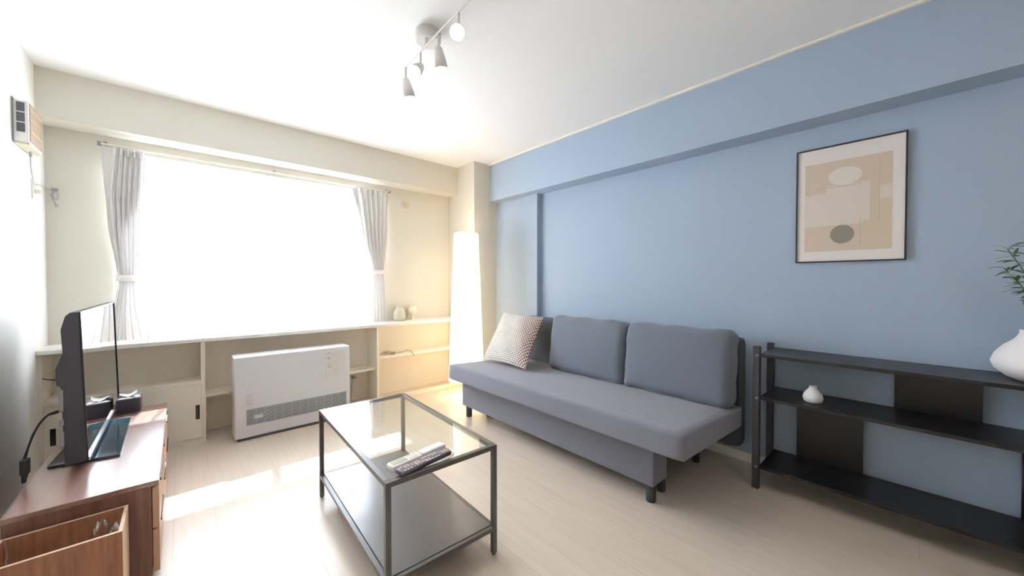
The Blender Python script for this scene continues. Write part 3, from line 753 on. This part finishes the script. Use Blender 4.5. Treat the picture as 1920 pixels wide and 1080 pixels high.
# seat slab slopes down to the back
a = math.radians(3.2)
seatrot = Matrix.Rotation(a, 3, 'Y')
build('seat', soft_box((2.155, (SY0 + SY1) / 2, 0.392), (0.420, (SY1 - SY0) / 2, 0.067), (0.022, 0.02, 0.022), n=22, rot=seatrot, wob=0.0), M_sofa, sf, weld=True)
build('backrest', soft_box((2.665, (SY0 + SY1) / 2 + 0.012, 0.495), (0.062, (SY1 - SY0) / 2 - 0.01, 0.355), (0.04, 0.04, 0.05), n=18), M_sofad, sf, weld=True)
build('back_cushion', soft_box((2.475, 1.105, 0.668), (0.085, 0.353, 0.238), (0.06, 0.05, 0.06), n=24, puff=0.022, wob=0.006, seed=3, rot=Matrix.Rotation(math.radians(7), 3, 'Y')), M_sofac, sf, weld=True)
build('back_cushion', soft_box((2.475, 1.826, 0.668), (0.085, 0.362, 0.235), (0.06, 0.05, 0.06), n=24, puff=0.022, wob=0.007, seed=9, rot=Matrix.Rotation(math.radians(7), 3, 'Y')), M_sofac, sf, weld=True)
build('base', B(1.862, 2.02, 0.95, 2.745, 0.100, 0.335), M_sofa, sf, bevel=0.008, seg=3)
build('rear_frame', B(2.02, 2.56, 0.99, 2.61, 0.22, 0.31), M_sofad, sf, bevel=0.004)
for (x, y) in ((1.906, 0.985), (1.906, 2.700)):
    build('leg', MB().lathe([(0.023, 0), (0.026, 0.004), (0.027, 0.101)], (x, y, 0)), M_leg, sf)
for (x, y) in ((2.045, 0.995), (2.045, 2.60), (2.552, 1.005), (2.552, 2.60)):
    build('leg', MB().lathe([(0.021, 0), (0.024, 0.004), (0.025, 0.225)], (x, y, 0)), M_leg, sf)

# pillow leaning on the backrest
def pillow():
    BL = Vector((2.095, 2.705, 0.458)); BR = Vector((2.105, 2.150, 0.458)); TR_ = Vector((2.50, 2.315, 0.850)); TL = Vector((2.48, 2.855, 0.860))
    nrm = (BR - BL).cross(TL - BL).normalized()
    if nrm.x > 0: nrm = -nrm
    n = 36; mb = MB()
    for sg in (1, -1):
        def fn(u, v, sg=sg):
            # pinched outline
            uu = u + 0.03 * math.sin(PI * v) * (0.5 - u) * 2 * 1.0; vv = v + 0.03 * math.sin(PI * u) * (0.5 - v) * 2
            p_ = BL * (1 - uu) * (1 - vv) + BR * uu * (1 - vv) + TR_ * uu * vv + TL * (1 - uu) * vv
            e = max(0, (1 - abs(2 * u - 1) ** 2.2)) * max(0, (1 - abs(2 * v - 1) ** 2.2))
            th = 0.075 * e ** 0.55
            th += 0.006 * math.sin(u * 14 + v * 6) * e + 0.005 * math.sin(v * 17 - u * 5) * e
            th -= 0.016 * math.exp(-((v - 0.55 - 0.1 * (u - 0.6)) / 0.035) ** 2) * max(0, u - 0.4) * 1.6
            return p_ + nrm * sg * th + nrm * 0.045
        mb.grid(fn, n, n)
    o = build('throw_pillow', mb, M_pillow)
    lay = o.data.uv_layers.new(name='UVMap'); m_ = n + 1
    for lp in o.data.loops:
        i = lp.vertex_index % (m_ * m_)
        lay.data[lp.index].uv = ((i % m_) / n, (i // m_) / n)
    return o
tag(pillow(), 'off-white flecked woven pillow leaning at the left end of the sofa', 'pillow')

# ------------------------------------------------------------------ floor lamp
LX, LY = 2.235, 3.215
fl = thing('floor_lamp', 'tall glowing white tapered floor lamp in the corner', 'lamp', (LX, LY, 0))
M_shade = bpy.data.materials.new('glowing_white_shade'); M_shade.use_nodes = True
_b = M_shade.node_tree.nodes['Principled BSDF']
_b.inputs['Base Color'].default_value = (*lin((250, 246, 236)), 1); _b.inputs['Emission Color'].default_value = (1.0, 0.80, 0.52, 1); _b.inputs['Emission Strength'].default_value = 2.0
SHADE = [(0.186, 0.17), (0.176, 0.42), (0.160, 0.85), (0.145, 1.25), (0.134, 1.50), (0.128, 1.70), (0.121, 1.708)]
build('lamp_shade', MB().lathe(SHADE, (LX, LY, 0), 48, caps=False), M_shade, fl)
build('shade_wire', MB().lathe([(0.1875, 0.168), (0.1875, 0.173)], (LX, LY, 0), 48, caps=False).lathe([(0.129, 1.699), (0.129, 1.704)], (LX, LY, 0), 48, caps=False), M_lampw, fl, solid=0.002)
build('cross_bar', MB().cyl((LX - 0.18, LY, 0.19), (LX + 0.18, LY, 0.19), 0.004).cyl((LX, LY - 0.18, 0.19), (LX, LY + 0.18, 0.19), 0.004), M_lampw, fl)
build('pole', MB().cyl((LX, LY, 0.18), (LX, LY, 1.15), 0.008), M_lampw, fl)
build('bulb', MB().lathe([(0.0, 0.0), (0.03, 0.01), (0.045, 0.05), (0.035, 0.09), (0.015, 0.12)], (LX, LY, 1.15), caps=False), emat('warm_bulb', (255, 226, 180), 5), fl)
for ang in (145, 265, 25):
    c_, s_ = math.cos(math.radians(ang)), math.sin(math.radians(ang))
    R_ = 0.205 if ang == 145 else 0.18
    build('leg', MB().tube(spline([(LX + 0.10 * c_, LY + 0.10 * s_, 0.20), (LX + 0.16 * c_, LY + 0.16 * s_, 0.15), (LX + (R_ - 0.02) * c_, LY + (R_ - 0.02) * s_, 0.06), (LX + R_ * c_, LY + R_ * s_, 0.005)]), [0.007 - 0.0001 * i for i in range(25)]), M_lampleg, fl)

# ------------------------------------------------------------------ black shelf unit
bs = thing('black_shelf', 'black three-tier open shelf with back panels against the blue wall', 'shelf', (2.63, -0.04, 0))
KY0, KY1 = -0.72, 0.645
pw = 0.017
for y in (KY1 - 0.002, KY0 + 0.002):
    for x, zt in ((2.488, 0.828), (2.776, 0.815)):
        build('post', B(x - pw, x + pw, y - pw, y + pw, 0, zt), M_blackl, bs, bevel=0.002)
for z, x0 in ((0.787, 2.47), (0.540, 2.47), (0.140, 2.47)):
    build('shelf_board', B(x0 + 0.0, 2.792, KY0 + pw + 0.003, KY1 - pw - 0.003, z - 0.018, z), M_black, bs, bevel=0.002)
for (a_, b_, z0, z1) in ((-0.190, 0.098, 0.541, 0.768), (0.213, 0.507, 0.141, 0.521), (-0.60, -0.302, 0.141, 0.521)):
    build('back_panel', B(2.779, 2.791, a_, b_, z0, z1), M_black, bs)
for y in (KY1 - 0.002,):
    for z in (0.777, 0.530, 0.13):
        build('bolt', MB().cyl((2.488 - pw - 0.003, y - 0.004, z), (2.488 - pw, y - 0.004, z), 0.006), M_label, bs)
sv = MB().lathe([(0.0, 0), (0.028, 0.0), (0.040, 0.006), (0.0455, 0.026), (0.040, 0.047), (0.023, 0.070), (0.0165, 0.080), (0.018, 0.088), (0.0145, 0.088), (0.011, 0.075), (0.0, 0.06)], (2.575, 0.400, 0.540), 32, caps=False)
tag(build('small_vase', sv, M_ceram), 'small white teardrop vase on the middle black shelf', 'vase')
bv = MB().lathe([(0.0, 0), (0.062, 0.0), (0.090, 0.014), (0.121, 0.042), (0.131, 0.072), (0.120, 0.108), (0.098, 0.142), (0.068, 0.172), (0.056, 0.195), (0.055, 0.212), (0.048, 0.212), (0.044, 0.195), (0.04, 0.12), (0.0, 0.10)], (2.635, -0.326, 0.787), 48, caps=False)
tag(build('large_vase', bv, M_ceram), 'large white bulbous vase on top of the black shelf', 'vase')
pt = thing('leafy_branch', 'green leafy branches standing in the large white vase', 'plant', (2.635, -0.326, 1.0))
stm = MB(); lf1 = MB(); lf2 = MB(); rnd = random.Random(5)
def leaf(mb, p, d, L_, W_):
    d = Vector(d).normalized(); s_ = d.cross(Vector((rnd.uniform(-.4, .4), rnd.uniform(-.4, .4), 1))).normalized(); up = s_.cross(d)
    pts_ = []
    for t_ in (0, .25, .5, .75, 1):
        w_ = W_ * math.sin(PI * (t_ * 0.92 + 0.04)) ** 0.8; c_ = Vector(p) + d * L_ * t_ - Vector((0, 0, 0.25 * L_ * t_ * t_))
        pts_ += [c_ - s_ * w_, c_ + up * 0.1 * w_, c_ + s_ * w_]
    mb.add(pts_, [(i * 3 + j, i * 3 + j + 1, i * 3 + j + 4, i * 3 + j + 3) for i in range(4) for j in range(2)], 0, True)
base_ = Vector((2.635, -0.326, 0.92))
tips = [(-0.02, 0.10, 0.34), (-0.05, 0.05, 0.46), (0.03, -0.05, 0.50), (-0.06, -0.12, 0.40), (0.02, 0.03, 0.30), (-0.10, 0.02, 0.36), (0.06, -0.14, 0.32), (0.0, 0.09, 0.42)]
for tp in tips:
    tip = base_ + Vector(tp)
    sp2 = spline([base_, base_ + Vector((tp[0] * 0.1, tp[1] * 0.1, tp[2] * 0.42)), base_ + Vector((tp[0] * 0.5, tp[1] * 0.5, tp[2] * 0.75)), tip], 6)
    stm.tube(sp2, 0.0018, 6)
    for i in range(8, len(sp2)):
        for k in range(3):
            d = Vector((rnd.uniform(-1, 1) * 0.7, rnd.uniform(-1, 1), rnd.uniform(-0.3, 0.7)))
            leaf(lf1 if rnd.random() < 0.75 else lf2, sp2[i], d, rnd.uniform(0.03, 0.055), rnd.uniform(0.004, 0.008))
build('stems', stm, M_stem, pt)
build('leaves', lf1, M_plant, pt, solid=0.0006)
build('pale_leaves', lf2, M_plant2, pt, solid=0.0006)

# ------------------------------------------------------------------ framed print
pf = thing('framed_print', 'framed abstract beige print with a grey oval on the blue wall', 'picture', (XR, 0.295, 1.65))
FY0, FY1, FZ0, FZ1 = 0.064, 0.526, 1.314, 1.983
fw_ = 0.007; FX = XR - 0.020
s = MB().box(FX, XR, FY0, FY1, FZ0, FZ0 + fw_).box(FX, XR, FY0, FY1, FZ1 - fw_, FZ1).box(FX, XR, FY0, FY0 + fw_, FZ0 + fw_, FZ1 - fw_).box(FX, XR, FY1 - fw_, FY1, FZ0 + fw_, FZ1 - fw_)
build('frame', s, mat('black_thin_frame', (40, 38, 42), 0.4), pf)
mats_ = [mat('print_margin_paper', (228, 220, 217), 0.6), mat('print_tan_field', (206, 188, 170), 0.6), mat('print_pale_field', (214, 203, 192), 0.6), mat('print_pale_oval', (220, 211, 200), 0.6), mat('print_grey_oval', (140, 133, 120), 0.6), mat('print_tan_line', (190, 170, 150), 0.6), mat('print_sand_block', (206, 190, 166), 0.6)]
art = MB().box(XR - 0.012, XR - 0.002, FY0 + fw_, FY1 - fw_, FZ0 + fw_, FZ1 - fw_, 0)
def A(u0, u1, v0, v1, lev, mi):   # u from the left edge of the print, v from the bottom
    x = XR - 0.012 - 0.0003 * lev
    art.box(x - 0.0002, x, FY1 - (FY1 - FY0) * u1, FY1 - (FY1 - FY0) * u0, FZ0 + (FZ1 - FZ0) * v0, FZ0 + (FZ1 - FZ0) * v1, mi)
def ell(cu, cv, ru, rv, lev, mi):
    x = XR - 0.012 - 0.0003 * lev; pts_ = []
    for k in range(40):
        a_ = 2 * PI * k / 40
        pts_.append((FY1 - (FY1 - FY0) * (cu + ru * math.cos(a_)), FZ0 + (FZ1 - FZ0) * (cv + rv * math.sin(a_))))
    art.prism(pts_, 0, x - 0.0002, x, mi)
A(0.09, 0.885, 0.095, 0.865, 1, 1)
A(0.09, 0.70, 0.315, 0.595, 2, 2)
A(0.30, 0.70, 0.595, 0.655, 2, 2)
A(0.78, 0.885, 0.50, 0.61, 2, 2)
A(0.78, 0.885, 0.10, 0.50, 2, 6)
A(0.64, 0.78, 0.10, 0.34, 3, 6)
ell(0.475, 0.725, 0.155, 0.075, 3, 3)
A(0.215, 0.62, 0.640, 0.645, 4, 5)
A(0.775, 0.78, 0.31, 0.84, 4, 5)
A(0.615, 0.62, 0.13, 0.36, 4, 5)
ell(0.455, 0.235, 0.112, 0.078, 4, 4)
build('print', art, mats_, pf)

# ------------------------------------------------------------------ ceiling spot rail
tl_ = thing('ceiling_spotlight', 'white ceiling rail carrying four adjustable spot heads', 'lamp', (0.985, 1.72, ZC))
build('canopy', MB().lathe([(0.066, 0), (0.068, -0.006), (0.068, -0.046), (0.062, -0.052)], (1.00, 1.79, ZC), 40), M_lampw, tl_)
RZ = 2.45
build('rail', MB().cyl((0.988, 2.04, RZ), (0.966, 1.33, RZ), 0.0048).cyl((0.98, 1.77, RZ), (0.98, 1.77, ZC - 0.05), 0.008), M_lampw, tl_)
M_glow = emat('lit_bulb_face', (255, 246, 232), 26)
heads = [((0.987, 2.026, RZ), (0.25, 0.04, -1.0)), ((0.985, 1.845, RZ), (-0.58, -0.40, -0.70)), ((0.980, 1.648, RZ), (0.17, 0.02, -1.0)), ((0.972, 1.455, RZ), (-0.46, -0.58, -0.66))]
for i, (p_, d_) in enumerate(heads):
    p_ = Vector(p_); d_ = Vector(d_).normalized()
    piv = p_ - Vector((0, 0, 0.078))
    hd = build('spot_head', MB().lathe([(0.014, -0.01), (0.020, 0.0), (0.030, 0.05), (0.036, 0.095), (0.032, 0.095), (0.026, 0.06)], piv, 28, 0, d_), M_lampw, tl_)
    build('stem', MB().cyl(p_, piv + Vector((0, 0, -0.005)), 0.0055), M_lampw, hd)
    build('bulb', MB().lathe([(0.022, 0.070), (0.030, 0.086), (0.026, 0.099), (0.012, 0.105), (0.0, 0.106)], piv, 24, 0, d_, caps=False), M_glow if i else emat('dim_bulb_face', (255, 246, 232), 3), hd)
    ld = bpy.data.lights.new('spot_lamp_light', 'SPOT'); ld.energy = 14 if i else 8; ld.spot_size = math.radians(95); ld.spot_blend = 0.7; ld.shadow_soft_size = 0.03; ld.color = (1.0, 0.87, 0.7)
    lo = bpy.data.objects.new('spot_lamp_light', ld); lo.location = piv + d_ * 0.112
    lo.rotation_euler = d_.to_track_quat('-Z', 'Y').to_euler(); COL.objects.link(lo)

# invented ceiling lamp behind the camera, added for ambient fill
for (lx, ly) in ((1.1, -0.9),):
    rc = thing('added_fill_lamp', 'added fill lamp, round and white, unseen behind the camera', 'lamp', (lx, ly, ZC))
    build('housing', MB().lathe([(0.26, 0), (0.26, -0.04)], (lx, ly, ZC), 40), M_lampw, rc)
    build('diffuser', MB().lathe([(0.25, -0.04), (0.24, -0.07), (0.15, -0.085), (0, -0.09)], (lx, ly, ZC), 40, caps=False), emat('fill_lamp_diffuser', (255, 250, 240), 2), rc)
    added_fill_light(lx, ly, REAR_E)
